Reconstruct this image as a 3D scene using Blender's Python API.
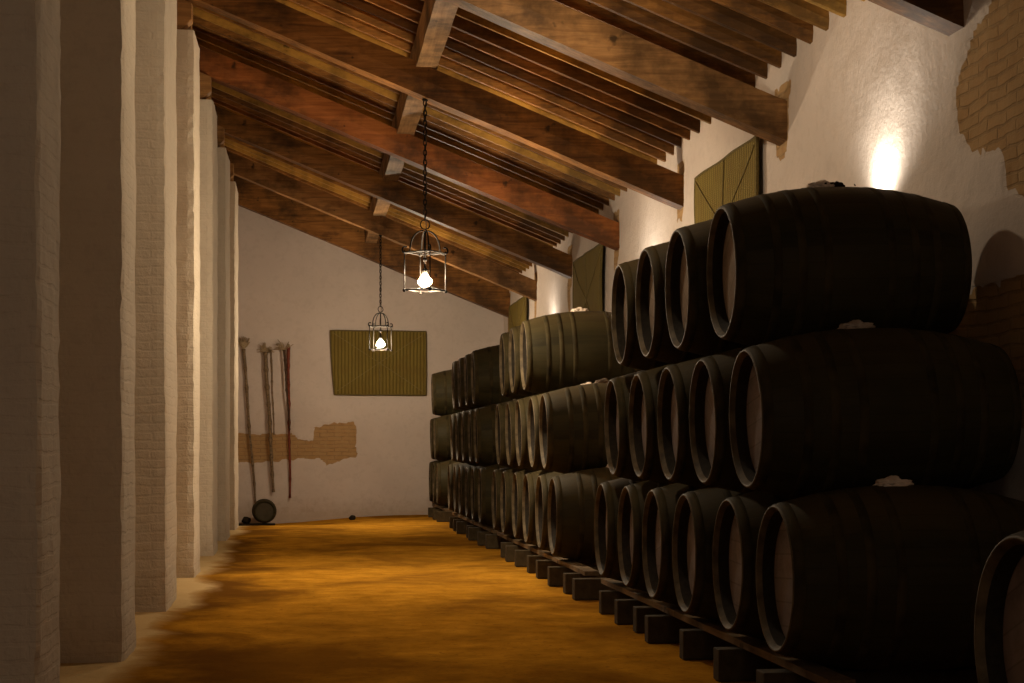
import bpy, bmesh, math, random
import numpy as np
from mathutils import Vector, Matrix, noise as mnoise

for o in list(bpy.data.objects): bpy.data.objects.remove(o)
S = bpy.context.scene
C = S.collection
PI = math.pi
R = math.radians

# ---------------------------------------------------------------- camera, world, exposure
cd = bpy.data.cameras.new('camera'); cam = bpy.data.objects.new('camera', cd); C.objects.link(cam)
F_PX = 1600.0; YAW = math.atan(206/1600.0); CAM_H = 1.35
cd.sensor_width = 36; cd.lens = 36*F_PX/1024
cd.shift_y = (447-341.5)/1024
cam.location = (0, 0, CAM_H); cam.rotation_euler = (R(90), 0, -YAW)
cd.clip_start = .05; cd.clip_end = 200
S.camera = cam
S.view_settings.view_transform = 'Standard'
S.view_settings.look = 'None'
S.view_settings.gamma = 1
S.view_settings.use_curve_mapping = False
S.view_settings.exposure = 0.22
W = bpy.data.worlds.new('world'); S.world = W; W.use_nodes = True
W.node_tree.nodes['Background'].inputs[0].default_value = (1, .87, .76, 1)
W.node_tree.nodes['Background'].inputs[1].default_value = .29

LANTERN_POS = [(1.24, 16.78, 3.09), (1.27, 27.55, 3.12)]
UPLIGHT_Y = [10.55, 18.0, 25.4]
UPLIGHT_BEHIND = [-3.9]        # the same row of wall lights goes on behind the photographer
def point_light(name, loc, power, col, radius):
    l = bpy.data.lights.new(name, 'POINT'); l.energy = power; l.color = col; l.shadow_soft_size = radius
    o = bpy.data.objects.new(name, l); C.objects.link(o); o.location = loc; return o
WARM = (1.0, .80, .56)
LANTERN_W = [250, 205]                 # radiant power of the two bulbs (given off by the bulb surface itself)
# a further hanging lamp above the top of the frame, and an unseen fill lamp added above the photographer
point_light('unseen_hall_light', (1.25, 11.45, 4.62), 95, WARM, .08)
point_light('unseen_hall_light', (1.25, .8, 4.2), 34, WARM, .25)
for uy, p in zip(UPLIGHT_Y+UPLIGHT_BEHIND, (85, 90, 85, 50)):
    l = bpy.data.lights.new('uplight_beam', 'SPOT'); l.energy = p; l.color = (1, .90, .76)
    l.spot_size = R(150); l.spot_blend = 1.0; l.shadow_soft_size = .10
    o = bpy.data.objects.new('uplight_beam', l); C.objects.link(o)
    o.location = (3.76, uy, 2.95); o.rotation_euler = (R(180), R(-4), 0)

# ---------------------------------------------------------------- tagging helpers
def tag(o, label=None, cat=None, group=None, kind=None):
    if label: o['label'] = label
    if cat: o['category'] = cat
    if group: o['group'] = group
    if kind: o['kind'] = kind
    return o
def mesh_obj(name, bm, mat, parent=None, smooth=False, mats=None):
    me = bpy.data.meshes.new(name)
    bmesh.ops.recalc_face_normals(bm, faces=bm.faces)
    bm.to_mesh(me); bm.free()
    for m in (mats or [mat]): me.materials.append(m)
    if smooth:
        for p in me.polygons: p.use_smooth = True
    o = bpy.data.objects.new(name, me); C.objects.link(o)
    if parent: o.parent = parent
    return o
def empty(name, loc, rz=0, label=None, cat=None, group=None):
    o = bpy.data.objects.new(name, None); C.objects.link(o)
    o.location = loc; o.rotation_euler = (0, 0, rz); o.empty_display_size = .1
    return tag(o, label, cat, group)
def copy_tree(o, parent=None):
    c = o.copy(); C.objects.link(c); c.parent = parent
    for ch in list(o.children): copy_tree(ch, c)
    return c
def nz(x, y, z, s=1.0, seed=0):
    return mnoise.noise(Vector((x*s+seed*13.7, y*s+seed*7.1, z*s+seed*3.3)))

# ---------------------------------------------------------------- shader helpers
class NT:
    def __init__(s, name):
        s.m = bpy.data.materials.new(name); s.m.use_nodes = True
        s.n = s.m.node_tree.nodes; s.l = s.m.node_tree.links
        s.b = s.n['Principled BSDF']; s.b.inputs['Specular IOR Level'].default_value = .12
    def node(s, t, **k):
        n = s.n.new(t)
        for a, v in k.items(): setattr(n, a, v)
        return n
    def link(s, a, b): s.l.new(a, b)
    def coord(s, kind='Object', scale=(1,1,1), rot=(0,0,0)):
        t = s.node('ShaderNodeTexCoord'); m = s.node('ShaderNodeMapping')
        m.inputs['Scale'].default_value = scale; m.inputs['Rotation'].default_value = rot
        s.link(t.outputs[kind], m.inputs[0]); return m.outputs[0]
    def noise(s, vec, scale, detail=5, rough=.55, dist=0):
        n = s.node('ShaderNodeTexNoise'); n.inputs['Scale'].default_value = scale
        n.inputs['Detail'].default_value = detail; n.inputs['Roughness'].default_value = rough
        n.inputs['Distortion'].default_value = dist
        s.link(vec, n.inputs['Vector']); return n.outputs['Fac']
    def ramp(s, fac, stops):
        r = s.node('ShaderNodeValToRGB'); e = r.color_ramp.elements
        while len(e) < len(stops): e.new(.5)
        for k, (p, c) in enumerate(stops):
            e[k].position = p
            e[k].color = (c, c, c, 1) if isinstance(c, (int, float)) else (*c, 1)
        s.link(fac, r.inputs[0]); return r.outputs[0]
    def mix(s, fac, a, b, mode='MIX'):
        n = s.node('ShaderNodeMix', data_type='RGBA', blend_type=mode)
        for inp, v in ((n.inputs[0], fac), (n.inputs[6], a), (n.inputs[7], b)):
            if isinstance(v, (int, float)): inp.default_value = v
            elif isinstance(v, tuple): inp.default_value = (*v, 1)
            else: s.link(v, inp)
        return n.outputs[2]
    def math(s, op, a, b=None):
        n = s.node('ShaderNodeMath', operation=op)
        for i, v in enumerate((a, b)):
            if v is None: continue
            if isinstance(v, (int, float)): n.inputs[i].default_value = v
            else: s.link(v, n.inputs[i])
        return n.outputs[0]
    def color(s, c):
        if isinstance(c, tuple): s.b.inputs['Base Color'].default_value = (*c, 1)
        else: s.link(c, s.b.inputs['Base Color'])
    def rough(s, v):
        if isinstance(v, (int, float)): s.b.inputs['Roughness'].default_value = v
        else: s.link(v, s.b.inputs['Roughness'])
    def bump(s, h, strength=.4, dist=.02, prev=None):
        b = s.node('ShaderNodeBump'); b.inputs['Strength'].default_value = strength
        b.inputs['Distance'].default_value = dist; s.link(h, b.inputs['Height'])
        if prev is not None: s.link(prev, b.inputs['Normal'])
        s.link(b.outputs[0], s.b.inputs['Normal']); return b.outputs[0]
    def attr(s, name):
        a = s.node('ShaderNodeAttribute'); a.attribute_name = name; return a.outputs['Fac']

def plaster_material(name, axis, tint=(.60, .52, .455), brick_bump=.25, patch=True, lump=.6):
    """limewashed brick wall; axis tells which plane the wall lies in ('x' = wall facing x)"""
    t = NT(name)
    vec = t.coord('Object')
    # wall-plane coordinates for the brick courses
    sep = t.node('ShaderNodeSeparateXYZ'); t.link(vec, sep.inputs[0])
    cmb = t.node('ShaderNodeCombineXYZ')
    if axis == 'x': t.link(sep.outputs[1], cmb.inputs[0])
    elif axis == 'y': t.link(sep.outputs[0], cmb.inputs[0])
    else: t.link(t.math('ADD', sep.outputs[0], sep.outputs[1]), cmb.inputs[0])
    t.link(sep.outputs[2], cmb.inputs[1])
    dn = t.node('ShaderNodeTexNoise'); dn.inputs['Scale'].default_value = 5; t.link(vec, dn.inputs['Vector'])
    vm = t.node('ShaderNodeVectorMath', operation='SCALE'); t.link(dn.outputs['Color'], vm.inputs[0]); vm.inputs['Scale'].default_value = .05
    va = t.node('ShaderNodeVectorMath', operation='ADD'); t.link(cmb.outputs[0], va.inputs[0]); t.link(vm.outputs[0], va.inputs[1])
    br = t.node('ShaderNodeTexBrick'); t.link(va.outputs[0], br.inputs['Vector'])
    br.inputs['Scale'].default_value = 1; br.inputs['Brick Width'].default_value = .29; br.inputs['Row Height'].default_value = .075
    br.inputs['Mortar Size'].default_value = .012; br.inputs['Mortar Smooth'].default_value = .5
    br.inputs['Color1'].default_value = (.33, .175, .065, 1); br.inputs['Color2'].default_value = (.42, .245, .10, 1)
    br.inputs['Mortar'].default_value = (.20, .12, .055, 1)
    n1 = t.noise(vec, 1.1, 6, .6); n2 = t.noise(vec, 9, 6, .65); n3 = t.noise(vec, 40, 4)
    base = t.mix(t.ramp(n1, [(.35, 0.), (.7, 1.)]), tuple(c*.90 for c in tint), tint)
    base = t.mix(t.ramp(n2, [(.40, 1.), (.47, 0.)]), base, t.mix(.10, base, (.30, .24, .19)))
    # splash dirt near the floor
    zr = t.ramp(t.math('ADD', sep.outputs[2], t.math('MULTIPLY', n2, .5)), [(.28, 1.), (.62, 0.)])
    base = t.mix(t.math('MULTIPLY', zr, .45), base, (.33, .24, .15))
    inv = t.math('SUBTRACT', 1.0, br.outputs['Fac'])
    if patch:
        pa = t.attr('brick')
        brc = t.mix(t.ramp(n2, [(.3, 0.), (.7, 1.)]), br.outputs['Color'], (.40, .26, .12))
        brc = t.mix(.35, brc, t.mix(n1, (.33, .215, .10), (.46, .30, .145)))
        col = t.mix(t.ramp(pa, [(.45, 0.), (.55, 1.)]), base, brc)
        hb = t.math('MULTIPLY', inv, t.math('ADD', t.math('MULTIPLY', pa, 1.0), brick_bump*.4))
    else:
        col = base; hb = t.math('MULTIPLY', inv, brick_bump)
    t.color(col); t.rough(.93)
    b1 = t.bump(hb, .7, .009 if patch else .0045)
    b2 = t.bump(t.math('ADD', t.math('MULTIPLY', n2, 1.0), t.math('MULTIPLY', n3, .12)), lump, .012, b1)
    return t.m

def wood_material(name, c1, c2, grain_axis=0, rough=.6, varied=None, bump=.35, scale=1.0, dirt=(.02, .012, .006)):
    t = NT(name)
    sc = [22*scale]*3; sc[grain_axis] = 1.1*scale
    v = t.coord('Object', tuple(sc)); vp = t.coord('Object')
    oi = t.node('ShaderNodeObjectInfo')
    va = t.node('ShaderNodeVectorMath', operation='ADD'); t.link(v, va.inputs[0])
    vs = t.node('ShaderNodeVectorMath', operation='SCALE'); t.link(oi.outputs['Location'], vs.inputs[0]); vs.inputs['Scale'].default_value = 3.7
    t.link(vs.outputs[0], va.inputs[1])
    g = t.noise(va.outputs[0], 1, 7, .65, .6); blot = t.noise(vp, 1.6, 5, .6)
    kn = t.noise(vp, 5.5, 3, .5)
    col = t.mix(t.ramp(g, [(.3, 0.), (.7, 1.)]), c1, c2)
    if varied:
        col = t.mix(t.ramp(oi.outputs['Random'], [(.45, 0.), (.50, .85), (.86, .85), (.90, 0.)]), col, t.mix(g, varied, tuple(k*1.4 for k in varied)))
        col = t.mix(t.ramp(oi.outputs['Random'], [(.06, .5), (.16, .0)]), col, (.05, .026, .012))
    col = t.mix(t.ramp(blot, [(.38, .75), (.58, 0.)]), col, dirt)
    col = t.mix(t.ramp(kn, [(.27, .8), (.33, 0.)]), col, dirt)
    t.color(col); t.rough(rough)
    t.bump(g, bump, .008)
    return t.m

def simple(name, col, rough=.6, metallic=0, nscale=30, var=.3, bump=.2):
    t = NT(name); v = t.coord('Object'); n = t.noise(v, nscale, 4)
    t.color(t.mix(t.ramp(n, [(.3, 0.), (.7, 1.)]), tuple(c*(1-var) for c in col), tuple(min(1, c*(1+var)) for c in col)))
    t.rough(rough); t.b.inputs['Metallic'].default_value = metallic
    if bump: t.bump(n, bump, .005)
    return t.m

M = {}
M['wall_x'] = plaster_material('limewash_side_wall', 'x', brick_bump=.06, lump=.9)
M['wall_y'] = plaster_material('limewash_end_wall', 'y', tint=(.60, .515, .455), brick_bump=.06, lump=.35)
M['pillar'] = plaster_material('limewashed_brick_pillar', 'xy', tint=(.62, .54, .42), brick_bump=.6, patch=False, lump=1.3)
M['beam'] = wood_material('old_beam_wood', (.11, .043, .011), (.36, .16, .040), 0, .55)
M['beam_red'] = wood_material('reddish_beam_wood', (.18, .052, .013), (.36, .125, .032), 0, .55)
M['beam_pale'] = wood_material('pale_beam_wood', (.18, .085, .028), (.42, .22, .08), 0, .6)
M['joist'] = wood_material('joist_wood', (.15, .058, .013), (.42, .19, .045), 0, .55, varied=(.42, .23, .045))
M['purlin'] = wood_material('purlin_wood', (.22, .12, .05), (.40, .235, .105), 1, .65)
M['block'] = simple('weathered_block', (.055, .040, .020), .8, nscale=14)
M['skid'] = wood_material('skid_wood', (.13, .09, .05), (.27, .19, .11), 1, .7)
M['lip'] = simple('worn_chime_wood', (.085, .064, .036), .6, nscale=9, var=.5)
M['inner'] = simple('dark_inside_of_chime', (.018, .014, .009), .8)
M['hoop'] = simple('dull_iron_hoop', (.037, .028, .011), .75, .0, nscale=7, var=.5)
M['white_cloth'] = simple('whitish_bung_cloth', (.62, .52, .42), .9, nscale=30, var=.15)
M['iron'] = simple('black_wrought_iron', (.010, .008, .006), .85, .1, nscale=40)
M['tuft'] = simple('dry_straw', (.33, .25, .15), .85, nscale=60)
M['cane'] = simple('dry_cane', (.17, .12, .07), .7, nscale=25, var=.5)
M['cane_red'] = simple('red_brown_cane', (.17, .045, .025), .6, nscale=20, var=.4)
M['cane_dark'] = simple('dark_cane', (.06, .035, .02), .6, nscale=20, var=.4)
M['string'] = simple('pale_twine', (.20, .155, .06), .85, nscale=60)
M['dark'] = simple('dark_clod', (.022, .016, .009), .95, nscale=20)

# ceiling boards between the joists
t = NT('ceiling_boards'); v = t.coord('Object'); sp = t.node('ShaderNodeSeparateXYZ'); t.link(v, sp.inputs[0])
g = t.noise(t.coord('Object', (1.2, 20, 20)), 1, 6, .6)
wv = t.node('ShaderNodeTexWave', wave_type='BANDS', bands_direction='Y', wave_profile='SAW'); wv.inputs['Scale'].default_value = 2.2
t.link(v, wv.inputs['Vector'])
col = t.mix(t.ramp(g, [(.3, 0.), (.7, 1.)]), (.30, .15, .04), (.52, .29, .09))
col = t.mix(t.ramp(wv.outputs['Fac'], [(.93, 0.), (.97, 1.)]), col, (.06, .03, .012))
t.color(col); t.rough(.7); t.bump(g, .3, .01); M['deck'] = t.m

# ochre earth floor with dark mottling, paler strip along the pillars
t = NT('ochre_earth_floor'); v = t.coord('Object'); sp = t.node('ShaderNodeSeparateXYZ'); t.link(v, sp.inputs[0])
n1 = t.noise(v, .55, 6, .6, .5); n2 = t.noise(v, 3.0, 7, .65); n3 = t.noise(v, 22, 5, .6)
col = t.mix(t.ramp(n2, [(.32, 0.), (.68, 1.)]), (.33, .145, .012), (.57, .275, .026))
col = t.mix(t.ramp(n1, [(.38, .80), (.56, 0.)]), col, (.17, .072, .010))
col = t.mix(t.ramp(n3, [(.30, .6), (.42, 0.)]), col, (.13, .06, .015))
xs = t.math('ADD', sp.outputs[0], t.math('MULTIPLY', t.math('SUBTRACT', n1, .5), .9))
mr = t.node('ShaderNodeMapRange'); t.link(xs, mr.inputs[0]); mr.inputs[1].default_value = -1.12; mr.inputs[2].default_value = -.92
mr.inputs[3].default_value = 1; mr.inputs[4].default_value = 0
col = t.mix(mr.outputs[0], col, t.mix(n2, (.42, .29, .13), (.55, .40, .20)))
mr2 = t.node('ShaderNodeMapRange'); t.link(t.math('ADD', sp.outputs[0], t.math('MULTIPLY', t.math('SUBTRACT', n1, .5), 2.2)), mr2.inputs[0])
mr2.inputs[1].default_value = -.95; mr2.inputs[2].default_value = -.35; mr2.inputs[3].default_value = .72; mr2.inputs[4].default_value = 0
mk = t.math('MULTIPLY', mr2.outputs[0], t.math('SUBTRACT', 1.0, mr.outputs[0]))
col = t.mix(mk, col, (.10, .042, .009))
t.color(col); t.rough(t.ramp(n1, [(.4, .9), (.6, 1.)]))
t.b.inputs['Specular IOR Level'].default_value = 0
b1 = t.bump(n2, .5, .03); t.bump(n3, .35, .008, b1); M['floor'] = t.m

# barrel staves: near-black stain over oak, faint stave seams, worn areas, tops lightened by dust and painted top light
t = NT('black_stained_staves'); v = t.coord('Object'); sp = t.node('ShaderNodeSeparateXYZ'); t.link(v, sp.inputs[0])
ang = t.math('ARCTAN2', sp.outputs[1], sp.outputs[2])
cell = t.math('MULTIPLY', ang, 32/(2*PI))
fr = t.math('FRACT', cell); seam = t.ramp(fr, [(.0, 1.), (.05, 0.), (.95, 0.), (1.0, 1.)])
fl = t.math('FLOOR', cell)
wn = t.node('ShaderNodeTexWhiteNoise', noise_dimensions='1D'); t.link(fl, wn.inputs['W'])
g = t.noise(t.coord('Object', (1.5, 18, 18)), 1, 6, .6); n2 = t.noise(v, 2.2, 5, .6); n3 = t.noise(v, 60, 3)
col = t.mix(wn.outputs['Value'], (.019, .0150, .0052), (.030, .0240, .0080))
col = t.mix(t.ramp(g, [(.35, 0.), (.75, .5)]), col, (.045, .037, .015))
col = t.mix(t.ramp(n2, [(.48, 0.), (.72, .45)]), col, (.055, .044, .017))
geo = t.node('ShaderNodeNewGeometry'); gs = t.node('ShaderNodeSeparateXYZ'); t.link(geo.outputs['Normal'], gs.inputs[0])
dust_light = t.math('MULTIPLY', t.ramp(gs.outputs[2], [(.45, 0.), (.85, 1.)]), t.ramp(n2, [(.3, .25), (.65, .8)]))  # tan on upward faces: dust, with light from above put into its colour
col = t.mix(dust_light, col, (.062, .044, .018))
col = t.mix(t.math('MULTIPLY', seam, .3), col, (.006, .005, .003))
t.color(col); t.rough(t.ramp(n2, [(.3, .58), (.7, .78)]))
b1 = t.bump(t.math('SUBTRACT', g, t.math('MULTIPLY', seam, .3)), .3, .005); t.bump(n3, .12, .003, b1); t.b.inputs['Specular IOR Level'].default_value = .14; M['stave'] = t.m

# barrel heads: greyed oak boards
def head_material(name, ca, cb):
    t = NT(name); v = t.coord('Object'); sp = t.node('ShaderNodeSeparateXYZ'); t.link(v, sp.inputs[0])
    bd = t.math('MULTIPLY', sp.outputs[1], 8.0); fr = t.math('FRACT', bd)
    seam = t.ramp(fr, [(.0, 1.), (.05, 0.), (.95, 0.), (1.0, 1.)])
    wn = t.node('ShaderNodeTexWhiteNoise', noise_dimensions='1D'); t.link(t.math('FLOOR', bd), wn.inputs['W'])
    g = t.noise(t.coord('Object', (18, 18, 1.5)), 1, 6, .6); n2 = t.noise(v, 5, 6, .7)
    col = t.mix(wn.outputs['Value'], ca, cb)
    col = t.mix(t.ramp(n2, [(.45, 0.), (.7, .6)]), col, tuple(c*.45 for c in ca))
    col = t.mix(t.math('MULTIPLY', seam, .35), col, (.02, .015, .01))
    t.color(col); t.rough(.75); t.bump(g, .3, .004); return t.m
M['head'] = head_material('greyed_head_boards', (.235, .205, .205), (.32, .28, .275))
M['head_chalk'] = head_material('chalky_head_boards', (.26, .205, .16), (.36, .29, .225))
M['cask_head'] = head_material('dark_cask_head', (.06, .05, .03), (.09, .07, .045))

# woven matting
t = NT('woven_esparto_mat'); v = t.coord('Object')
w1 = t.node('ShaderNodeTexWave', wave_type='BANDS', bands_direction='X'); w1.inputs['Scale'].default_value = 4.6; w1.inputs['Distortion'].default_value = 1.0
w2 = t.node('ShaderNodeTexWave', wave_type='BANDS', bands_direction='Z'); w2.inputs['Scale'].default_value = 16; w2.inputs['Distortion'].default_value = .8
t.link(v, w1.inputs['Vector']); t.link(v, w2.inputs['Vector'])
n1 = t.noise(v, 3, 5)
col = t.mix(t.ramp(w1.outputs['Fac'], [(.05, 0.), (.4, 1.)]), (.10, .072, .012), (.215, .160, .038))
col = t.mix(t.math('MULTIPLY', w2.outputs['Fac'], .30), col, (.12, .09, .022))
col = t.mix(t.ramp(n1, [(.35, .4), (.6, 0.)]), col, (.13, .08, .02))
t.color(col); t.rough(.9)
b1 = t.bump(w1.outputs['Fac'], .7, .012); t.bump(w2.outputs['Fac'], .4, .006, b1); M['mat'] = t.m
M['mat_border'] = simple('mat_edge_braid', (.12, .09, .03), .9, nscale=50)

# lit bulb
for k in (0, 1):
    t = NT('lit_bulb'); t.b.inputs['Emission Color'].default_value = (*WARM, 1); t.b.inputs['Emission Strength'].default_value = LANTERN_W[k]/(PI*.047)
    t.color((1, .95, .85)); M['bulb%d' % k] = t.m

# ---------------------------------------------------------------- geometry helpers
def add_box(bm, x0, x1, y0, y1, z0, z1, bevel=0, jitter=0, seed=0):
    vs = [bm.verts.new((x, y, z)) for x in (x0, x1) for y in (y0, y1) for z in (z0, z1)]
    q = [(0,1,3,2), (4,6,7,5), (0,4,5,1), (2,3,7,6), (0,2,6,4), (1,5,7,3)]
    fs = [bm.faces.new([vs[i] for i in f]) for f in q]
    if bevel:
        es = list({e for f in fs for e in f.edges})
        bmesh.ops.bevel(bm, geom=es, offset=bevel, segments=2, affect='EDGES', profile=.5)
    return vs
def ring_pts(c, u, v, r, n, ph=0):
    return [c + u*(math.cos(2*PI*k/n+ph)*r) + v*(math.sin(2*PI*k/n+ph)*r) for k in range(n)]
def add_tube(bm, pts, rad, n=8, closed=False, cap=True):
    pts = [Vector(p) for p in pts]; N = len(pts)
    rads = rad if isinstance(rad, (list, tuple)) else [rad]*N
    rings = []; up = None
    for i, p in enumerate(pts):
        if closed: d = pts[(i+1) % N]-pts[i-1]
        else: d = pts[min(i+1, N-1)]-pts[max(i-1, 0)]
        d.normalize()
        if up is None: up = Vector((0, 0, 1)) if abs(d.z) < .9 else Vector((1, 0, 0))
        u = d.cross(up)
        if u.length < 1e-4: u = d.cross(Vector((0, 1, 0)))
        u.normalize(); w = d.cross(u).normalized(); up = -w if (-w).dot(up) > 0 else w
        u = d.cross(up).normalized(); w = d.cross(u).normalized()
        rings.append([bm.verts.new(q) for q in ring_pts(p, u, w, rads[i], n)])
    for i in range(N if closed else N-1):
        a, b = rings[i], rings[(i+1) % N]
        off = 0
        if closed and i == N-1:
            off = min(range(n), key=lambda o: (a[0].co-b[o].co).length)
        for k in range(n):
            bm.faces.new((a[k], a[(k+1) % n], b[(k+1+off) % n], b[(k+off) % n]))
    if cap and not closed:
        bm.faces.new(rings[0]); bm.faces.new(rings[-1])
def add_rev(bm, prof, n=40, axis='x', close=False, cen=(0, 0, 0)):
    """revolve (a, r) profile about an axis through cen"""
    rings = []
    for a, r in prof:
        ring = []
        for k in range(n):
            c, s = math.cos(2*PI*k/n)*r, math.sin(2*PI*k/n)*r
            p = {'x': (a, c, s), 'y': (c, a, s), 'z': (c, s, a)}[axis]
            ring.append(bm.verts.new((p[0]+cen[0], p[1]+cen[1], p[2]+cen[2])))
        rings.append(ring)
    m = len(rings)
    for i in range(m if close else m-1):
        a, b = rings[i], rings[(i+1) % m]
        for k in range(n): bm.faces.new((a[k], a[(k+1) % n], b[(k+1) % n], b[k]))
    return rings

# image point -> world, for outlines traced on walls at their real distance
CT, ST = math.cos(YAW), math.sin(YAW)
def on_x(px, py, X):
    a = (px-512)/F_PX                       # u = a w ; u = X CT - Y ST ; w = X ST + Y CT
    Y = (X*CT - a*X*ST)/(ST + a*CT); w = X*ST + Y*CT
    return Y, CAM_H + (447-py)*w/F_PX
def on_y(px, py, Y):
    a = (px-512)/F_PX
    X = (Y*ST + a*Y*CT)/(CT - a*ST); w = X*ST + Y*CT
    return X, CAM_H + (447-py)*w/F_PX

def sdf_poly(P, poly):
    """signed distance (negative inside) of points P (n,2) to polygon"""
    P = np.asarray(P); poly = np.asarray(poly, float)
    d = np.full(len(P), 1e9); inside = np.zeros(len(P), bool)
    for i in range(len(poly)):
        a, b = poly[i-1], poly[i]; e = b-a; w = P-a
        tt = np.clip((w@e)/max(e@e, 1e-9), 0, 1)
        d = np.minimum(d, np.linalg.norm(w-tt[:, None]*e, axis=1))
        c = ((a[1] > P[:, 1]) != (b[1] > P[:, 1]))
        xi = (b[0]-a[0])*(P[:, 1]-a[1])/((b[1]-a[1]) if abs(b[1]-a[1]) > 1e-9 else 1e-9)+a[0]
        inside ^= c & (P[:, 0] < xi)
    return np.where(inside, -d, d)

def grid_wall(name, mat, u0, u1, v0, v1, step, place, polys, top=None, thick=.25, depth=.018, wav=.02):
    """a limewashed wall as a solid slab: lumpy front, plaster fallen away inside polys"""
    nu = int((u1-u0)/step)+1; nv = int((v1-v0)/step)+1
    us = np.linspace(u0, u1, nu); vs = np.linspace(v0, v1, nv)
    U, V = np.meshgrid(us, vs, indexing='ij'); P = np.stack([U.ravel(), V.ravel()], 1)
    if top is not None:
        tt = top(P[:, 0]); P[:, 1] = v0+(P[:, 1]-v0)*(tt-v0)/(v1-v0)
    d = np.full(len(P), 9.0)
    for pl in polys: d = np.minimum(d, sdf_poly(P, pl))
    lump = np.array([mnoise.noise(Vector((p[0]*.9, p[1]*.9, 3)))*wav + mnoise.noise(Vector((p[0]*4, p[1]*4, 9)))*wav*.22 for p in P])
    near = np.where(np.abs(d) < .4)[0]
    for i in near:
        p = P[i]; d[i] += .05*mnoise.noise(Vector((p[0]*5, p[1]*5, 1)))+.03*mnoise.noise(Vector((p[0]*16, p[1]*16, 5)))
    br = np.clip(.5-d/.03, 0, 1)
    off = lump-depth*br
    verts = [place(p[0], p[1], o) for p, o in zip(P, off)]
    nb = len(verts)
    idx = lambda i, j: i*nv+j
    faces = [(idx(i, j), idx(i+1, j), idx(i+1, j+1), idx(i, j+1)) for i in range(nu-1) for j in range(nv-1)]
    back = {}
    for i, j in [(0, 0), (nu-1, 0), (nu-1, nv-1), (0, nv-1)]:
        p = P[idx(i, j)]; back[(i, j)] = len(verts); verts.append(place(p[0], p[1], -thick))
    bq = [back[k] for k in [(0, 0), (nu-1, 0), (nu-1, nv-1), (0, nv-1)]]
    faces.append(tuple(bq[::-1]))
    faces.append(tuple([idx(i, 0) for i in range(nu)]+[bq[1], bq[0]]))
    faces.append(tuple([idx(i, nv-1) for i in range(nu)][::-1]+[bq[3], bq[2]]))
    faces.append(tuple([idx(0, j) for j in range(nv)][::-1]+[bq[0], bq[3]]))
    faces.append(tuple([idx(nu-1, j) for j in range(nv)]+[bq[2], bq[1]]))
    me = bpy.data.meshes.new(name); me.from_pydata(verts, [], faces); me.materials.append(mat)
    at = me.attributes.new('brick', 'FLOAT', 'POINT')
    vals = np.zeros(len(verts), 'f'); vals[:nb] = br; at.data.foreach_set('value', vals)
    for p in me.polygons: p.use_smooth = len(p.vertices) == 4
    me.validate(); me.update()
    bm = bmesh.new(); bm.from_mesh(me); bmesh.ops.recalc_face_normals(bm, faces=bm.faces); bm.to_mesh(me); bm.free()
    o = bpy.data.objects.new(name, me); C.objects.link(o); o['kind'] = 'structure'
    return o

# ---------------------------------------------------------------- dimensions
XW = 3.95            # right wall plane
XL = -2.0            # wall behind the pillars
XP = -1.145          # aisle face of the pillars
YE = 31.95           # end wall
Y0 = -4.0
SL = .408            # roof slope, rising to the left
ZB = 3.90            # underside of the big beams at the right wall
BH, BW = .33, .25
ZJ = 4.53            # underside of the joists at the right wall
JH, JW = .15, .075
roof = lambda x, z: z+SL*(XW-x)
beam_Y = [5.55, 9.25, 12.88, 16.55, 20.12, 23.72, 27.38, 31.08]
SKEW = .25

# ---------------------------------------------------------------- room shell
def floor_z(x, y):
    s = lambda a, b, q: max(0, min(1, (q-a)/(b-a)))
    sm = lambda q: q*q*(3-2*q)
    return -.16*sm(s(2.0, -1.0, x))*sm(s(27.6, 30.6, y))
def build_floor():
    bm = bmesh.new(); xs = np.linspace(-2.2, 4.2, 65); ys = np.linspace(Y0, 32.2, 260); rows = []
    for y in ys:
        rows.append([bm.verts.new((x, y, floor_z(x, y)-.004+ (.010*(nz(x, y, 0, .8)-.35) + .005*nz(x, y, 0, 4) if x < 2.2 and x > -1.05 else 0)*1.0)) for x in xs])
    for a, b in zip(rows, rows[1:]):
        for k in range(len(xs)-1): bm.faces.new((a[k], a[k+1], b[k+1], b[k]))
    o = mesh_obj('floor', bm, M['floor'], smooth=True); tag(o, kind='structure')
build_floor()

# brick patches traced on the right wall
up = [(990, -12), (985, 14), (968, 40), (957, 70), (951, 102), (955, 132), (966, 151), (985, 151), (999, 149), (1004, 166), (1009, 190), (1026, 196), (1080, 190), (1120, 120), (1110, -10)]
lo = [(955, 298), (975, 289), (1000, 281), (1024, 268), (1090, 262), (1180, 300), (1190, 420), (1090, 420), (1000, 425), (955, 432), (930, 380), (930, 320)]
polys = [[on_x(a, b, XW) for a, b in up], [on_x(a, b, XW) for a, b in lo]]
random.seed(4)
for by in beam_Y[2:]:
    zb = ZB-.02
    hgt = random.uniform(.5, .75); w = random.uniform(.09, .17)
    if by < 18: hgt, w = .12, .02
    polys.append([(by-.10, zb+.5), (by+BW+.06, zb+.5), (by+BW+.03+w*.4, zb-.1), (by+BW*.7+w, zb-hgt*.6), (by+BW*.6, zb-hgt), (by+.1, zb-hgt*.8), (by+.05, zb-.15), (by-.03, zb)])
polys.append([(by, 2.4) for by in (0,)]*3) if False else None
grid_wall('wall_right', M['wall_x'], Y0, YE+.1, -.2, roof(XW, ZJ)+JH, .045, lambda u, v, o: (XW-o if o > -.2 else XW+.25, u, v), polys, wav=.028)
end = [(236, 433), (262, 434), (292, 433), (303, 441), (313, 440), (315, 428), (334, 423), (353, 421), (357, 432), (355, 446), (358, 457), (342, 459), (326, 465), (318, 459), (304, 458), (270, 461), (252, 463), (236, 462)]
polys = [[on_y(a, b, YE) for a, b in end]]
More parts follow.
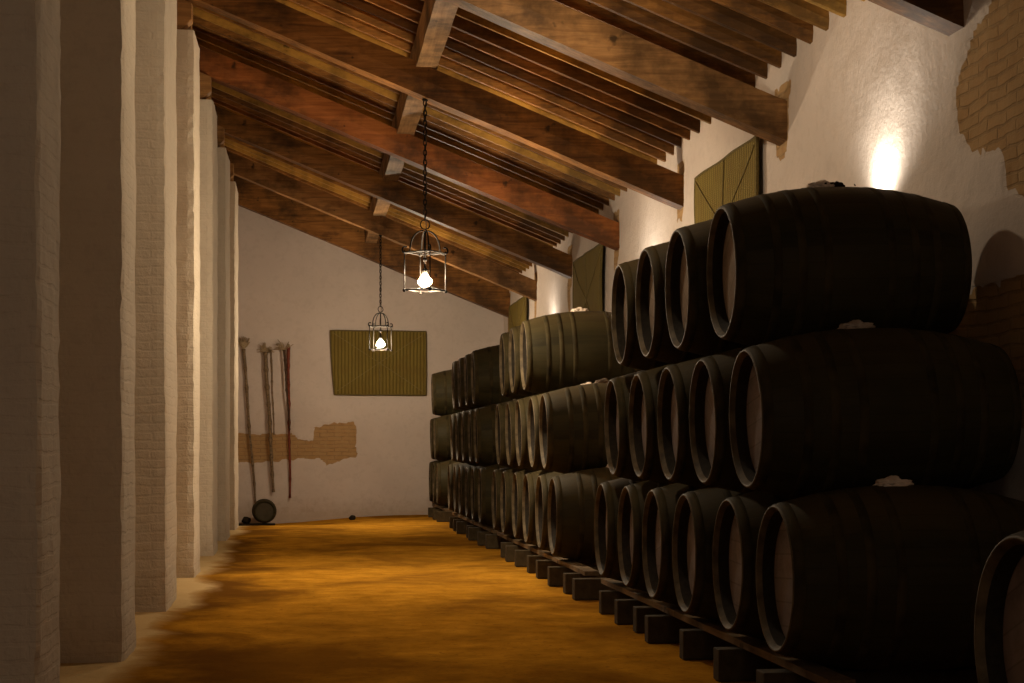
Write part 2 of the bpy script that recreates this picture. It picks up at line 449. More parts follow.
grid_wall('wall_back', M['wall_y'], XL-.05, XW+.05, -.3, 6.0, .035, lambda u, v, o: (u, YE-o if o > -.2 else YE+.25, v), polys,
          top=lambda u: ZJ+SL*(XW-u)+JH, wav=.022)
grid_wall('wall_left', M['wall_x'], Y0, YE+.1, -.2, roof(XL, ZJ)+JH, .2, lambda u, v, o: (XL+o if o > -.2 else XL-.25, u, v), [], wav=.02)

bm = bmesh.new()
zt = ZJ+JH
vs = []
for y in (Y0, 32.2):
    for x, dz in ((XL-.25, 0), (XW+.25, 0), (XW+.25, .12), (XL-.25, .12)):
        vs.append(bm.verts.new((x, y, roof(x, zt)+dz)))
for q in ((0,1,2,3), (7,6,5,4), (0,4,5,1), (1,5,6,2), (2,6,7,3), (3,7,4,0)): bm.faces.new([vs[i] for i in q])
tag(mesh_obj('ceiling', bm, M['deck']), kind='structure')

# ---------------------------------------------------------------- pillars
PY = [(7.10, 7.78), (10.30, 11.12), (13.42, 14.60), (16.85, 17.72), (20.20, 21.30), (23.42, 24.65), (26.40, 27.70)]
ORD = ['nearest', 'second', 'third', 'fourth', 'fifth', 'sixth', 'seventh and farthest']
PT = 5.67
def pillar(i, y0, y1):
    bm = bmesh.new()
    x0, x1 = XL-.0, XP
    # perimeter walk, lumpy edges
    st = .07
    def line(a, b, n): return [(a[0]+(b[0]-a[0])*k/n, a[1]+(b[1]-a[1])*k/n) for k in range(n)]
    nx, ny = 12, max(6, int((y1-y0)/st))
    per = line((x0, y0), (x1, y0), nx)+line((x1, y0), (x1, y1), ny)+line((x1, y1), (x0, y1), nx)+line((x0, y1), (x0, y0), 3)
    zs = np.linspace(-.02, PT, 80); rings = []
    cx, cy = (x0+x1)/2, (y0+y1)/2
    for z in zs:
        ring = []
        for (x, y) in per:
            d = .010*nz(x, y, z, 1.5, i)+.006*nz(x, y, z, 7, i)
            corner = (abs(x-x1) < .001 and (abs(y-y0) < .001 or abs(y-y1) < .001))
            if corner: d += -.010+.012*nz(x, y, z, 11, i+3)
            if z < .35: d += .015*(1-z/.35)*abs(nz(x, y, z, 5, i))
            ox = d if x > cx else 0
            oy = (-d if y < cy else d)
            ring.append(bm.verts.new((x+(ox if abs(x-x1) < .001 else 0), y+(oy if abs(y-y0) < .001 or abs(y-y1) < .001 else 0), z)))
        rings.append(ring)
    n = len(per)
    for a, b in zip(rings, rings[1:]):
        for k in range(n): bm.faces.new((a[k], a[(k+1) % n], b[(k+1) % n], b[k]))
    bm.faces.new(rings[-1]); bm.faces.new(rings[0])
    o = mesh_obj('brick_pillar', bm, M['pillar'], smooth=False)
    lab = ['whitewashed brick pillar at the left picture edge, nearest the camera', 'second whitewashed brick pillar from the camera, broad shaded face',
           'third whitewashed brick pillar from the camera, rough lumpy face', 'fourth whitewashed brick pillar from the camera, topped with timber at the roof',
           'fifth whitewashed brick pillar from the camera along the left side', 'sixth whitewashed brick pillar from the camera along the left side',
           'farthest whitewashed brick pillar, beside the tall canes on the end wall'][i]
    tag(o, lab, 'pillar', 'whitewashed pillars along the left side')
    return o
for i, (a, b) in enumerate(PY): pillar(i, a, b)

# timber corbel pairs bedded on the pillar tops, under the beams
def corbel(i, y0, y1):
    root = empty('timber_corbel', ((XL+XP)/2, (y0+y1)/2, PT), 0,
                 'short timber corbel on top of the %s whitewashed pillar' % (ORD[i] if i < 6 else 'farthest'), 'corbel', 'timber corbels on the pillar tops')
    cx, cy = root.location.x, root.location.y
    n = 2
    wd = .17
    for k, yy in enumerate((y0+.06, y1-wd-.06)):
        bm = bmesh.new()
        xr = XP-.03-.05*k
        pr = [(XL+.02, PT+.002), (xr-.12, PT+.002), (xr, PT+.12), (xr, roof(xr, ZB)-.022), (XL+.02, roof(XL+.02, ZB)-.022)]
        A = [bm.verts.new((x-cx, yy-cy, z-PT)) for x, z in pr]; B = [bm.verts.new((x-cx, yy+wd-cy, z-PT)) for x, z in pr]
        bm.faces.new(A); bm.faces.new(B[::-1])
        for j in range(len(pr)): bm.faces.new((A[j], A[(j+1) % len(pr)], B[(j+1) % len(pr)], B[j]))
        bmesh.ops.bevel(bm, geom=list(bm.edges), offset=.008, segments=1, affect='EDGES')
        mesh_obj('corbel_timber', bm, M['beam_pale'], root)
for i in range(3, 7): corbel(i, *PY[i])

# ---------------------------------------------------------------- roof timbers
def sloped_timber(name, y, width, height, x0, x1, zb, mat, skew=0, seed=0, rough=.006, nseg=60):
    """timber running across the hall, following the roof slope; origin at its right end"""
    bm = bmesh.new(); rings = []
    for k in range(nseg+1):
        s = k/nseg; x = x1+(x0-x1)*s
        ring = []
        yo = skew*s+.02*nz(x, seed, 0, .4, 1)
        zo = .012*nz(x, seed, 5, .5, 2)
        for (a, b) in ((0, 0), (.5, 0), (1, 0), (1, .5), (1, 1), (.5, 1), (0, 1), (0, .5)):
            j = rough*nz(x*3, a*7+seed, b*5, 1, 3); j2 = rough*nz(x*3, a*3+seed, b*9, 1, 4)
            cy = .012 if a == 0 else (-.012 if a == 1 else 0)
            cz = 0
            ring.append(bm.verts.new((x-x1, yo+a*width+j+(cy if b in (0, 1) else 0), zb-roof(x1, zb)+roof(x, zb)-zb+zb-zb+zo+b*height+j2-0)))
        rings.append(ring)
    for a, b in zip(rings, rings[1:]):
        for k in range(8): bm.faces.new((a[k], a[(k+1) % 8], b[(k+1) % 8], b[k]))
    bm.faces.new(rings[0]); bm.faces.new(rings[-1])
    o = mesh_obj(name, bm, mat)
    o.location = (x1, y, roof(x1, zb))
    return o
BM_ = ['beam', 'beam', 'beam_pale', 'beam', 'beam_red', 'beam', 'beam_pale', 'beam']
BL = [None, 'heavy timber roof beam at top right corner, its end by the bare brick patch',
      'heavy timber roof beam ending over the nearest top barrel, nearest one crossing the frame',
      'heavy dark roof beam carrying the nearer hanging lantern',
      'heavy reddish roof beam just beyond the beam that carries the nearer lantern',
      'heavy brown roof beam ending on the right wall beyond the second mat',
      'heavy pale brown roof beam carrying the farther hanging lantern',
      'heavy dark roof beam against the whitewashed end wall']
BL[0] = None
for i, by in enumerate(beam_Y):
    if i == 0: continue
    o = sloped_timber('roof_beam', by, BW, BH+(.27 if i == 7 else 0), XL+.01, XW-.012 if False else XW+.08, ZB, M[BM_[i]], SKEW, i*7.3)
    tag(o, BL[i], 'beam', 'heavy roof beams crossing the hall')

# joists: thinner timbers on the purlin
random.seed(11)
jy = 7.3; bays = [beam_Y[k] for k in range(len(beam_Y))]
bayname = ['nearest the camera, above the bare brick patch', 'in the bay above the nearest top barrel', 'in the bay above the nearest side-wall mat',
           'in the bay beyond the nearer lantern', 'in the bay above the second side-wall mat', 'in the bay before the farther lantern', 'in the bay nearest the end wall', 'over the end wall']
while jy < 31.75:
    b = max(k for k in range(len(bays)) if bays[k] <= jy+.001) if jy > bays[0] else 0
    jw = JW*random.uniform(.85, 1.25)
    o = sloped_timber('roof_joist', jy, jw, JH-.006, XL+.01, XW+.08, ZJ+random.uniform(-.006, .004), M['joist'], SKEW*.9 if jy < 31.2 else .05, jy*3.1, .004, 24)
    tag(o, 'thin brown roof joist %s' % bayname[min(b, 7)], 'joist', 'thin roof joists '+bayname[min(b, 7)])
    jy += .405*random.uniform(.93, 1.07)

# purlin running the length of the hall on top of the beams
px0 = 1.14
bm = bmesh.new(); rings = []
for k in range(140):
    y = Y0+(31.9-Y0)*k/139; ring = []
    for a, b in ((0, 0), (1, 0), (1, 1), (0, 1)):
        x = px0+a*.22; zb_ = (roof(px0+.22, ZB+BH)+.025) if b == 0 else (roof(x, ZJ)-.012)
        ring.append(bm.verts.new((x+.008*nz(y, a, b, 2)-px0, y-Y0, zb_+.006*nz(y, a, b, 3)-5.3)))
    rings.append(ring)
for a, b in zip(rings, rings[1:]):
    for k in range(4): bm.faces.new((a[k], a[(k+1) % 4], b[(k+1) % 4], b[k]))
bm.faces.new(rings[0]); bm.faces.new(rings[-1])
o = mesh_obj('roof_purlin', bm, M['purlin']); o.location = (px0, Y0, 5.3)
tag(o, 'long pale timber purlin running lengthwise above the roof beams', 'purlin')

# ---------------------------------------------------------------- barrels
BL_, RH, RB = 1.385, .378, .482
XF = 2.40                                       # plane of the barrel heads facing the aisle
def rad(x, L=BL_, rh=RH, rb=RB): return rb-(rb-rh)*abs((x-L/2)/(L/2))**2.1
def barrel_proto():
    L = BL_; root = empty('wine_barrel', (0, 0, 0))
    def child(name, bm, mat, smooth=True, mats=None):
        o = mesh_obj(name, bm, mat, root, smooth, mats); o.location = (0, 0, RB); return o
    bm = bmesh.new()
    prof = [(.10, RH-.036), (.03, RH-.030), (.006, RH-.015), (0, RH-.012), (.0, RH-.004), (.006, RH)]
    prof += [(x, rad(x)) for x in np.linspace(.03, L-.03, 26)]
    prof += [(L-.006, RH), (L, RH-.004), (L, RH-.012), (L-.006, RH-.015), (L-.03, RH-.030), (L-.10, RH-.036)]
    prof = [(a-L/2, r) for a, r in prof]
    rings = add_rev(bm, prof, 64)
    bm.faces.ensure_lookup_table()
    for f in bm.faces:
        c = f.calc_center_median(); a = abs(c.x)
        rr = (c.y**2+c.z**2)**.5
        if a > L/2-.022 and rr < RH-.002: f.material_index = 1
        elif a > L/2-.09 and rr < RH-.03: f.material_index = 2
    bm.faces.new(rings[0][::-1]); bm.faces.new(rings[-1])
    bm.faces.ensure_lookup_table()
    for f in bm.faces[-2:]: f.material_index = 2
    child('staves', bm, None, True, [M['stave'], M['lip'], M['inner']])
    # heads, set back inside the chime
    for s in (-1, 1):
        bm = bmesh.new(); add_rev(bm, [(s*(L/2-.099), RH-.038), (s*(L/2-.094), RH-.039), (s*(L/2-.090), RH-.05), (s*(L/2-.090), .002)], 48)
        child('head', bm, M['head'])
    for x in (.035, .235, .375, .52, .90, 1.045, 1.185, 1.385):
        w = .05; bm = bmesh.new()
        th = .0025
        pr = [(x-w/2, rad(x-w/2)-.001), (x-w/2+.002, rad(x-w/2)+th), (x+w/2-.002, rad(x+w/2)+th), (x+w/2, rad(x+w/2)-.001)]
        add_rev(bm, [(a-L/2, r) for a, r in pr], 64)
        child('hoop', bm, M['hoop'])
    return root
def bung_mesh(big, mat, seed):
    """a wad of cloth / crumbling clods round the bung on the bilge"""
    bm = bmesh.new(); random.seed(seed)
    if big == 'wad':
        bmesh.ops.create_icosphere(bm, subdivisions=5, radius=1)
        for v in bm.verts:
            c = v.co.copy(); f = 1+.45*nz(c.x*1.4, c.y*1.4, c.z, 1.3, seed)+.22*nz(*c, 3.2, seed+1)+.08*nz(*c, 9, seed+2)
            v.co = Vector((c.x*f*.092, c.y*f*.065, max(-.01, c.z*f*.034)+.002))
    elif big == 'clods':
        for k in range(60):
            s = random.uniform(.006, .02)
            x = random.gauss(0, .05)
            mt = Matrix.Translation((x, random.uniform(-.07, .07), random.uniform(0, .012))) @ Matrix.Rotation(random.uniform(0, 3), 4, 'X')
            bmesh.ops.create_icosphere(bm, subdivisions=1, radius=s, matrix=mt)
    else:
        add_rev(bm, [(-.02, .04), (.012, .038), (.032, .030), (.036, .001)], 16, 'z')
    for v in bm.verts:
        v.co += Vector((nz(*v.co, 40, 1), nz(*v.co, 40, 2), nz(*v.co, 40, 3)))*.006
    me = bpy.data.meshes.new('bung'); bmesh.ops.recalc_face_normals(bm, faces=bm.faces); bm.to_mesh(me); bm.free()
    me.materials.append(mat); 
    for p in me.polygons: p.use_smooth = True
    return me
bung = {'wad': bung_mesh('wad', M['white_cloth'], 1), 'clods': bung_mesh('clods', M['dark'], 2), 'plug': bung_mesh('plug', M['stave'], 3)}
proto = barrel_proto()
ZR = [.67, 1.503, 2.336]                        # axis heights of the three rows
LIFT = dict(zip(ZR, (.001, .020, .038))); TILT = dict(zip(ZR, (0, 1.5, 1.5)))     # upper barrels lean a little towards the aisle
def Yw(w): return 1.008*w-.313
SP = .985
def row_y(y0, n): return [y0+SP*k for k in range(n)]
def stack_rows(y0, n, m, p, top_off=1): return [row_y(y0, n), row_y(y0+SP/2, m), row_y(y0+SP*top_off, p)]
stacks = [
    ('the nearest stack', stack_rows(Yw(8.24), 6, 5, 4)),
    ('the second stack', stack_rows(Yw(15.7), 6, 5, 3, 2)),
    ('the third stack', stack_rows(Yw(22.2), 6, 5, 4)),
    ('the end-wall stack', stack_rows(29.41, 3, 2, 1)),
]
NUM = ['first', 'second', 'third', 'fourth', 'fifth', 'sixth']
ROW = ['bottom', 'middle', 'top']
first = True
def place_barrel(y, zc, label, group, kind_bung, headmat=None):
    global first
    o = proto if first else copy_tree(proto); first = False
    dz = 0
    o.location = (XF+BL_/2+random.uniform(-.012, .012)-(.04 if 'top row of the nearest' in label or kind_bung == 'clods' else 0), y, zc-RB+LIFT[zc])
    rz = -R(2.0)+random.uniform(-.003, .003); o.rotation_euler = (0, -R(TILT[zc]), rz)
    tag(o, label, 'barrel', group)
    a = random.choice([k*2*PI/32 for k in range(32)])
    for ch in o.children:
        if ch.name.startswith('staves'): ch.rotation_euler = (a, 0, 0)
        if ch.name.startswith('head'):
            ch.rotation_euler = (random.uniform(0, PI), 0, 0)
            if headmat:
                ch.data = ch.data.copy(); ch.data.materials[0] = headmat
    b = bpy.data.objects.new('bung', bung[kind_bung]); C.objects.link(b); b.parent = o; b.location = (-.06 if kind_bung == 'wad' else 0, 0, RB*2)
    if kind_bung == 'clods': o.scale = (.96, 1, 1)
    if kind_bung == 'wad': b['label'] = 'whitish cloth wad round the bung'
    if kind_bung == 'clods': b['label'] = 'crumbled dark crust round the bung'
    return o
random.seed(21)
for sname, rows in stacks:
    for r, ys in enumerate(rows):
        for k, y in enumerate(ys):
            kb = 'plug'
            if sname[4] == 'n' and r in (0, 1) and k == 0: kb = 'wad'
            if sname[4] == 'n' and r == 2 and k == 0: kb = 'clods'
            if sname[4] == 's' and r == 1 and k == 0: kb = 'wad'
            n = len(ys)
            pos = NUM[k]+' from its near end' if n > 1 else 'the only one in its row'
            if k == 0 and n > 1: pos = 'nearest the camera'
            lab = 'dark barrel, %s row of %s, %s' % (ROW[r], sname, pos)
            if kb == 'clods': lab = 'dark barrel with crumbled crust on top, nearest of the top row'
            if kb == 'wad' and sname[4] == 'n': lab = 'dark barrel with whitish bung cloth, nearest in %s row of nearest stack' % ROW[r]
            if kb == 'wad' and sname[4] == 's': lab = 'dark barrel with whitish bung cloth, nearest in middle row of second stack'
            hm = M['head_chalk'] if (r == 2 and sname[4] == 'n') else None
            place_barrel(y, ZR[r], lab, 'dark barrels stacked along the right wall', kb, hm)
place_barrel(Yw(5.42), ZR[0], 'lone dark barrel cut off by the right picture edge, on the floor runners', 'dark barrels stacked along the right wall', 'plug')

# ---------------------------------------------------------------- runners and blocks under the barrels
def runner(y0, y1, xc, label):
    bm = bmesh.new(); n = max(6, int((y1-y0)/.25)); rings = []
    for k in range(n+1):
        y = (y1-y0)*k/n; ring = []
        for a, b in ((-.065, 0), (.065, 0), (.065, 1), (-.065, 1)):
            ring.append(bm.verts.new((a+.006*nz(y, a*9, b, 2, 5), y, b*(.040+.004*nz(y, a*9, b, 2, 6)))))
        rings.append(ring)
    for a, b in zip(rings, rings[1:]):
        for k in range(4): bm.faces.new((a[k], a[(k+1) % 4], b[(k+1) % 4], b[k]))
    bm.faces.new(rings[0]); bm.faces.new(rings[-1])
    bmesh.ops.bevel(bm, geom=[e for e in bm.edges if len(e.link_faces) == 2 and e.calc_face_angle(0) > .8], offset=.008, segments=1, affect='EDGES')
    o = mesh_obj('timber_runner', bm, M['skid']); o.location = (xc, y0, .187)
    tag(o, label, 'runner', 'timber runners under the barrels')
spans = [('lone barrel at the right edge', Yw(5.42)-.6, Yw(5.42)+.6), ('nearest stack', stacks[0][1][0][0]-.55, stacks[0][1][0][-1]+.55),
         ('second stack', stacks[1][1][0][0]-1.25, stacks[1][1][0][-1]+.55), ('third stack', stacks[2][1][0][0]-.7, stacks[2][1][0][-1]+.55), ('end-wall stack', 28.75, 31.9)]
for nme, a, b in spans:
    runner(a, b, 2.565, 'long flat timber runner under the aisle end of the %s' % nme)
    runner(a, b, 3.725, 'long flat timber runner under the wall end of the %s' % nme)
def Yb(w): return 1.008*w-.304
blocks = [('under the lone barrel', [4.9, 5.9]), ('under the nearest stack', [8.25, 9.2, 10.14, 11.0, 11.6, 12.15, 12.9]),
          ('under the second stack', [14.1, 14.7, 15.5, 16.4, 17.1, 18.0, 18.8, 19.5]), ('under the third stack', [21.2, 21.9, 23.1, 23.7, 24.9, 25.7, 26.6]),
          ('under the end-wall stack', [28.8, 29.7, 30.7])]
random.seed(8)
for nme, ws in blocks:
    for k, w in enumerate(ws):
        bm = bmesh.new(); L = 1.44; th = random.uniform(.11, .15)
        add_box(bm, 0, L, -th/2, th/2, 0, .185, .007)
        o = mesh_obj('sleeper_block', bm, M['block']); o.location = (2.36+random.uniform(-.03, .02), Yb(w)+th/2, 0)
        o.rotation_euler = (0, 0, random.uniform(-.02, .02))
        tag(o, 'dark cross block %s, %s from its near end' % (nme, (NUM+['seventh', 'eighth'])[k]), 'block', 'dark cross blocks under the barrels')

# ---------------------------------------------------------------- hanging lanterns
def lantern(loc, top, rot, label, bulb):
    x, y, z = loc
    root = empty('hanging_lantern', (x, y, z), rot, label, 'lantern', 'wrought iron lanterns hung on chains')
    # bulb: pear shape
    bm = bmesh.new(); prof = [(-.055, .002), (-.050, .034), (-.034, .060), (-.004, .072), (.024, .060), (.044, .038), (.06, .028), (.07, .024)]
    rg = add_rev(bm, prof, 24, 'z'); mesh_obj('bulb', bm, M[bulb], root, True)
    bm = bmesh.new(); add_rev(bm, [(.068, .001), (.068, .03), (.12, .03), (.14, .018), (.14, .001)], 20, 'z'); mesh_obj('bulb_holder', bm, M['iron'], root, True)
    # cage: two square rings, four posts
    h0, h1, s = -.095, .30, .222
    cor = [(math.cos(a)*s*1.0, math.sin(a)*s*1.0) for a in (0, PI/2, PI, 3*PI/2)]
    for nm, zz in (('lower_ring', h0), ('upper_ring', h1)):
        bm = bmesh.new()
        for k in range(4):
            a, b = cor[k], cor[(k+1) % 4]; add_tube(bm, [(*a, zz), (*b, zz)], .0085, 8)
        if nm == 'lower_ring':
            for a in cor: bmesh.ops.create_icosphere(bm, subdivisions=2, radius=.02, matrix=Matrix.Translation((*a, zz-.005)))
        else:
            for k in (0, 1):
                a, b = cor[k], cor[k+2]; add_tube(bm, [(*a, zz), (*b, zz)], .006, 6)
            for a in cor: bmesh.ops.create_icosphere(bm, subdivisions=2, radius=.016, matrix=Matrix.Translation((*a, zz)))
        mesh_obj(nm, bm, M['iron'], root, True)
    for a in cor:
        bm = bmesh.new(); add_tube(bm, [(*a, h0), (*a, h1+.02)], .007, 8); mesh_obj('post', bm, M['iron'], root, True)
    bm = bmesh.new(); add_tube(bm, [(0, 0, .13), (0, 0, .53)], .011, 8); 
    add_rev(bm, [(.20, .002), (.21, .022), (.24, .022), (.25, .002)], 12, 'z'); mesh_obj('centre_stem', bm, M['iron'], root, True)
    # crown: four arches with outward scrolls
    for k in range(4):
        a = k*PI/2; ca, sa = math.cos(a), math.sin(a); pts = []
        for q in range(15):
            u = q/14; r = .02+.14*math.sin(u*PI/2)**1.0; zz = .53-.20*(1-math.cos(u*PI/2))
            pts.append((ca*r, sa*r, zz))
        # scroll outwards at the foot
        for q in range(1, 16):
            th = PI+q/15*2.1*PI*.8; rr = .05*(1-.5*q/15)
            pts.append((ca*(.16+.05+rr*math.cos(th)), sa*(.16+.05+rr*math.cos(th)), .33+rr*math.sin(th)))
        bm = bmesh.new(); add_tube(bm, pts, .009, 6); mesh_obj('crown_scroll', bm, M['iron'], root, True)
    bm = bmesh.new()
    add_tube(bm, [(math.cos(q/24*2*PI)*.05, 0, .595+math.sin(q/24*2*PI)*.05) for q in range(24)], .007, 6, closed=True)
    mesh_obj('suspension_ring', bm, M['iron'], root, True)
    # chain of links up to the beam, flex woven along it
    bm = bmesh.new(); zz = .65; k = 0
    while zz < top-z-.02:
        pts = []
        for q in range(10):
            a = q/10*2*PI; px, pz = math.cos(a)*.018, math.sin(a)*.036
            pts.append((px, 0, zz+.024+pz) if k % 2 else (0, px, zz+.024+pz))
        add_tube(bm, pts, 0.0062, 5, closed=True); zz += .052; k += 1
    mesh_obj('chain', bm, M['iron'], root, True)
    bm = bmesh.new()
    hh = np.linspace(.14, top-z, 60)
    add_tube(bm, [(.012*math.sin(h*14), .012*math.cos(h*14), h) for h in hh], .006, 5)
    mesh_obj('flex', bm, M['cane_dark'], root, True)
    bm = bmesh.new(); add_rev(bm, [(top-z-.02, .001), (top-z-.02, .03), (top-z-.002, .034), (top-z-.002, .001)], 12, 'z'); mesh_obj('ceiling_hook', bm, M['iron'], root, True)
lantern(LANTERN_POS[0], roof(LANTERN_POS[0][0], ZB)+.0, R(9), 'wrought iron cage lantern on chain, nearer and larger of the two, bulb lit', 'bulb0')
lantern(LANTERN_POS[1], roof(LANTERN_POS[1][0], ZB)+.0, R(30), 'wrought iron cage lantern with scrolled crown hanging before the end-wall mat, bulb lit', 'bulb1')

# ---------------------------------------------------------------- woven mats
def mat_panel(w, h, seed, curl=.03, flip=1, label=None, loc=(0, 0, 0), rz=0, sag=0):
    """hangs in its local xz plane facing -y, top edge at z = h; curl lets one side drift inward"""
    root = empty('woven_mat', loc, rz, label, 'mat', 'woven mats hung on the walls')
    nx, nzv = 60, 40; th = .022
    def P(u, v):                             # u,v in 0..1
        x = (u-.5)*w; z = v*h
        x += flip*curl*(.5-v-.15*math.sin(v*PI))*(1-u)*1.6
        z += .008*nz(x*2, seed, 0, 1)-sag*(1-u)*(v)
        y = -.03-.05*abs(nz(u*2.2, v*1.6, seed, 1))-.012*math.sin(v*PI)
        return Vector((x, y, z))
    bm = bmesh.new(); F, B = [], []
    for i in range(nx+1):
        F.append([bm.verts.new(P(i/nx, j/nzv)) for j in range(nzv+1)])
        B.append([bm.verts.new(P(i/nx, j/nzv)+Vector((0, th, 0))) for j in range(nzv+1)])
    for i in range(nx):
        for j in range(nzv):
            bm.faces.new((F[i][j], F[i+1][j], F[i+1][j+1], F[i][j+1])); bm.faces.new((B[i][j], B[i][j+1], B[i+1][j+1], B[i+1][j]))
    for j in range(nzv):
        bm.faces.new((F[0][j], F[0][j+1], B[0][j+1], B[0][j])); bm.faces.new((F[nx][j], B[nx][j], B[nx][j+1], F[nx][j+1]))
    for i in range(nx):
        bm.faces.new((F[i][0], B[i][0], B[i+1][0], F[i+1][0])); bm.faces.new((F[i][nzv], F[i+1][nzv], B[i+1][nzv], B[i][nzv]))
    mesh_obj('weave', bm, M['mat'], root, True)
    bm = bmesh.new(); loop = []
    for i in range(nx): loop.append(P(i/nx, 0))
    for j in range(nzv): loop.append(P(1, j/nzv))
    for i in range(nx): loop.append(P(1-i/nx, 1))
    for j in range(nzv): loop.append(P(0, 1-j/nzv))
    add_tube(bm, [p+Vector((0, th*.4, 0)) for p in loop], .017, 7, closed=True)
    mesh_obj('edge_braid', bm, M['mat_border'], root, True)
    for (a, b) in (((.02, .97), (.98, .04)), ((.03, .05), (.97, .95)), ((.5, .99), (.5, .01))):
        bm = bmesh.new(); pts = []
        for q in range(41):
            s = q/40; u = a[0]+(b[0]-a[0])*s; v = a[1]+(b[1]-a[1])*s
            pts.append(P(u, v)+Vector((0, -.006, 0)))
        add_tube(bm, pts, .0055, 5); mesh_obj('twine', bm, M['string'], root, True)
    return root
xa, za = on_y(332.5, 330.8, YE-.05); xb, zb = on_y(426, 395, YE-.05)
mat_panel(xb-xa, za-zb, 3, .05, 1, 'olive woven mat hung flat on the end wall behind the lantern', ((xa+xb)/2, YE-.02, zb))
for (pxa, pxb, lab, sd) in ((702, 763, 'olive woven mat on the right wall above the nearest stack', 5), (577.5, 606, 'olive woven mat on the right wall above the second stack', 8), (512.5, 529, 'olive woven mat on the right wall above the third stack', 12)):
    ya, _ = on_x(pxa, 200, XW); yb, _ = on_x(pxb, 200, XW)
    mat_panel(abs(ya-yb), 1.34, sd, .07, 1, lab, (XW-.02, (ya+yb)/2, 2.72), -PI/2, 0)

# ---------------------------------------------------------------- wall uplights behind the barrels
for i, uy in enumerate(UPLIGHT_Y):
    root = empty('wall_uplight', (3.76, uy, 2.80), 0, 'small round uplight behind the top barrels of the %s' % ['nearest stack', 'second stack', 'third stack'][i], 'uplight', 'uplights washing the right wall')
    bm = bmesh.new(); add_rev(bm, [(.0, .002), (.0, .045), (.09, .062), (.11, .062), (.11, .052), (.06, .045), (.06, .002)], 20, 'z'); mesh_obj('housing', bm, M['iron'], root, True)
    bm = bmesh.new(); add_box(bm, .03, .192, -.015, .015, .02, .045, .003); mesh_obj('bracket', bm, M['iron'], root)

# ---------------------------------------------------------------- canes leaning on the end wall
def cane(name, top, bot, r, mat, tuft, label, seed, stand=.06, knots=True):
    tx, tz = on_y(*top, YE-stand); bx, bz = on_y(*bot, YE-stand)
    root = empty(name, (bx, YE-stand, bz), 0, label, 'cane', 'tall canes fixed on the end wall')
    random.seed(seed); n = 40; pts = []; rs = []
    for k in range(n+1):
        s = k/n
        pts.append((( tx-bx)*s+.018*nz(s*3, seed, 0), -.02*math.sin(s*PI)+.006*nz(s*5, seed, 4), (tz-bz)*s))
        kn = (1.35 if knots and k % 5 == 0 else 1.0)
        rs.append(r*(.75+.45*s)*kn*(1+.25*nz(s*9, seed, 2)))
    bm = bmesh.new(); add_tube(bm, pts, rs, 9); mesh_obj('shaft', bm, mat, root, True)
    if tuft:
        bm = bmesh.new(); T = Vector(pts[-1])
        for q in range(tuft[0]):
            an = random.uniform(0, 2*PI); tilt = random.uniform(.1, tuft[2]); L = tuft[1]*random.uniform(.5, 1)
            d = Vector((math.sin(tilt)*math.cos(an)*1.0+tuft[3], math.sin(tilt)*math.sin(an)*.25, math.cos(tilt))).normalized()
            if T.y+d.y*L > stand-.01: d.y = -abs(d.y)
            mid = T+d*L*.5+Vector((random.uniform(-.02, .02), 0, random.uniform(-.02, .02)))
            add_tube(bm, [T-Vector((0, 0, .10)), T, mid, T+d*L+Vector((0, 0, -.03*tilt))], [.014, .012, .010, .005], 5)
        mesh_obj('frayed_top', bm, M['tuft'], root, True)
    return root
cane('tall_cane', (243.5, 349), (255.5, 503), .025, M['cane'], (44, .27, .75, .05), 'tall pale cane with bushy root top, leftmost on the end wall', 1)
cane('tall_cane', (265.5, 352), (273.5, 492), .034, M['cane'], (40, .22, 1.45, -.1), 'knotty tall cane with frayed top, middle of the end-wall group', 2, .10)
cane('tall_cane', (271, 350), (274, 435), .018, M['cane'], None, 'thin short cane hanging just right of the knotty cane', 3, .19)
cane('tall_cane', (284, 350), (290, 430), .020, M['cane_dark'], (14, .26, 1.4, -.35), 'dark thin cane with frayed top beside the red cane', 4, .16)
cane('tall_cane', (288.5, 347), (290, 498), .025, M['cane_red'], (5, .08, 1.0, 0), 'reddish tall cane, rightmost on the end wall', 5, .055)
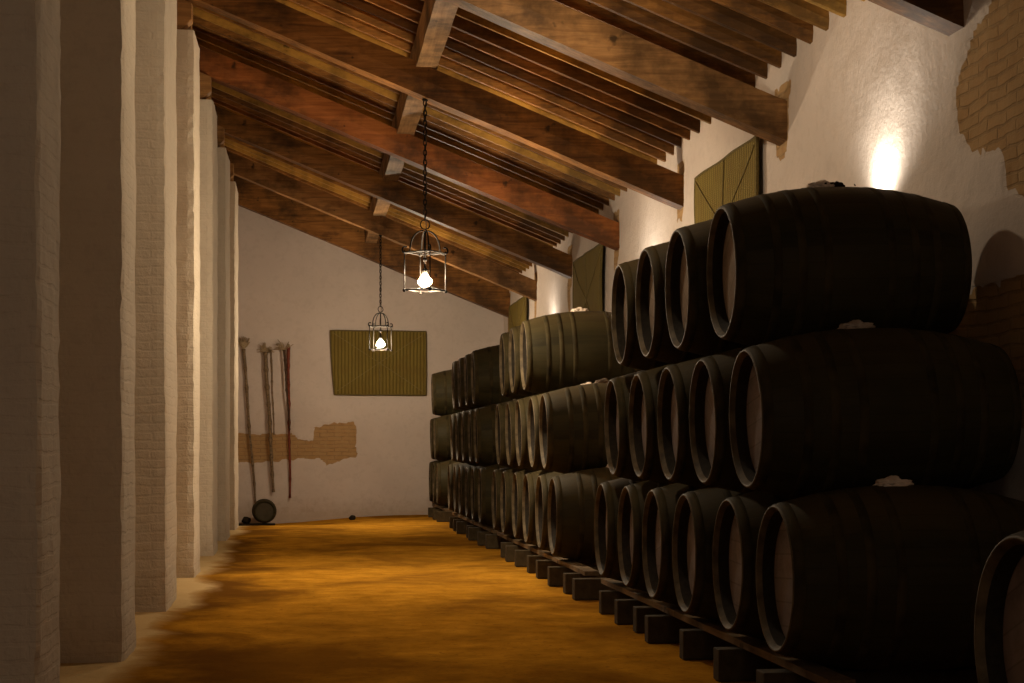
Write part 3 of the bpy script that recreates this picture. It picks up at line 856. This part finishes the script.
# binding on the middle cane
# ---------------------------------------------------------------- small cask on its plank at the foot of the end wall
cx, cz0 = -.80, floor_z(-.8, 31.2)
bm = bmesh.new(); add_box(bm, -.48, .26, -.14, .14, 0, .035, .006)
o = mesh_obj('dark_plank', bm, M['dark']); o.location = (cx-.05, 31.25, cz0-.004); tag(o, 'dark plank lying on the floor under the small cask', 'plank')
root = empty('small_cask', (cx, 31.25, cz0+.035), R(4), 'small dark cask lying on a plank with its head facing the aisle', 'cask')
L2, r1, r2 = .42, .195, .235
zc = r2+.003
bm = bmesh.new()
prof = [(.03, r1-.03), (.004, r1-.018), (0, r1-.01), (.004, r1)]+[(x, rad(x, L2, r1, r2)) for x in np.linspace(.02, L2-.02, 14)]+[(L2-.004, r1), (L2, r1-.012), (L2-.03, r1-.03)]
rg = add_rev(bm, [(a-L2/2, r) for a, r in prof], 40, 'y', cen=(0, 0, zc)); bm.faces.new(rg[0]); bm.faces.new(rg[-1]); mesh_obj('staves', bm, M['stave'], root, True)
bm = bmesh.new(); add_rev(bm, [(-L2/2+.025, r1-.028), (-L2/2+.025, .002)], 32, 'y', cen=(0, 0, zc)); mesh_obj('head', bm, M['cask_head'], root)
for yy in (-.18, -.09, .09, .18):
    bm = bmesh.new(); rr = rad(yy+L2/2, L2, r1, r2); add_rev(bm, [(yy-.014, rr-.004), (yy-.013, rr+.004), (yy+.013, rr+.004), (yy+.014, rr-.004)], 40, 'y', cen=(0, 0, zc)); mesh_obj('hoop', bm, M['hoop'], root, True)
def clod(x, y, z, s, label, name, seed):
    bm = bmesh.new(); bmesh.ops.create_icosphere(bm, subdivisions=3, radius=1)
    for v in bm.verts:
        f = 1+.25*nz(*v.co, 1.6, seed); v.co = Vector((v.co.x*s*f, v.co.y*s*f, max(-.75, v.co.z*f)*s*.9))
    o = mesh_obj(name, bm, M['dark'], smooth=True); o.location = (x, y, z+s*.675); tag(o, label, 'stone')
clod(-1.14, 31.28, cz0+.031, .085, 'small dark rounded stone left of the small cask', 'dark_stone', 2)
sx, _ = on_y(352, 518, 31.2); clod(sx, 31.0, floor_z(sx, 31.0)-.01, .065, 'little dark stone alone on the floor near the end wall', 'dark_stone', 4)
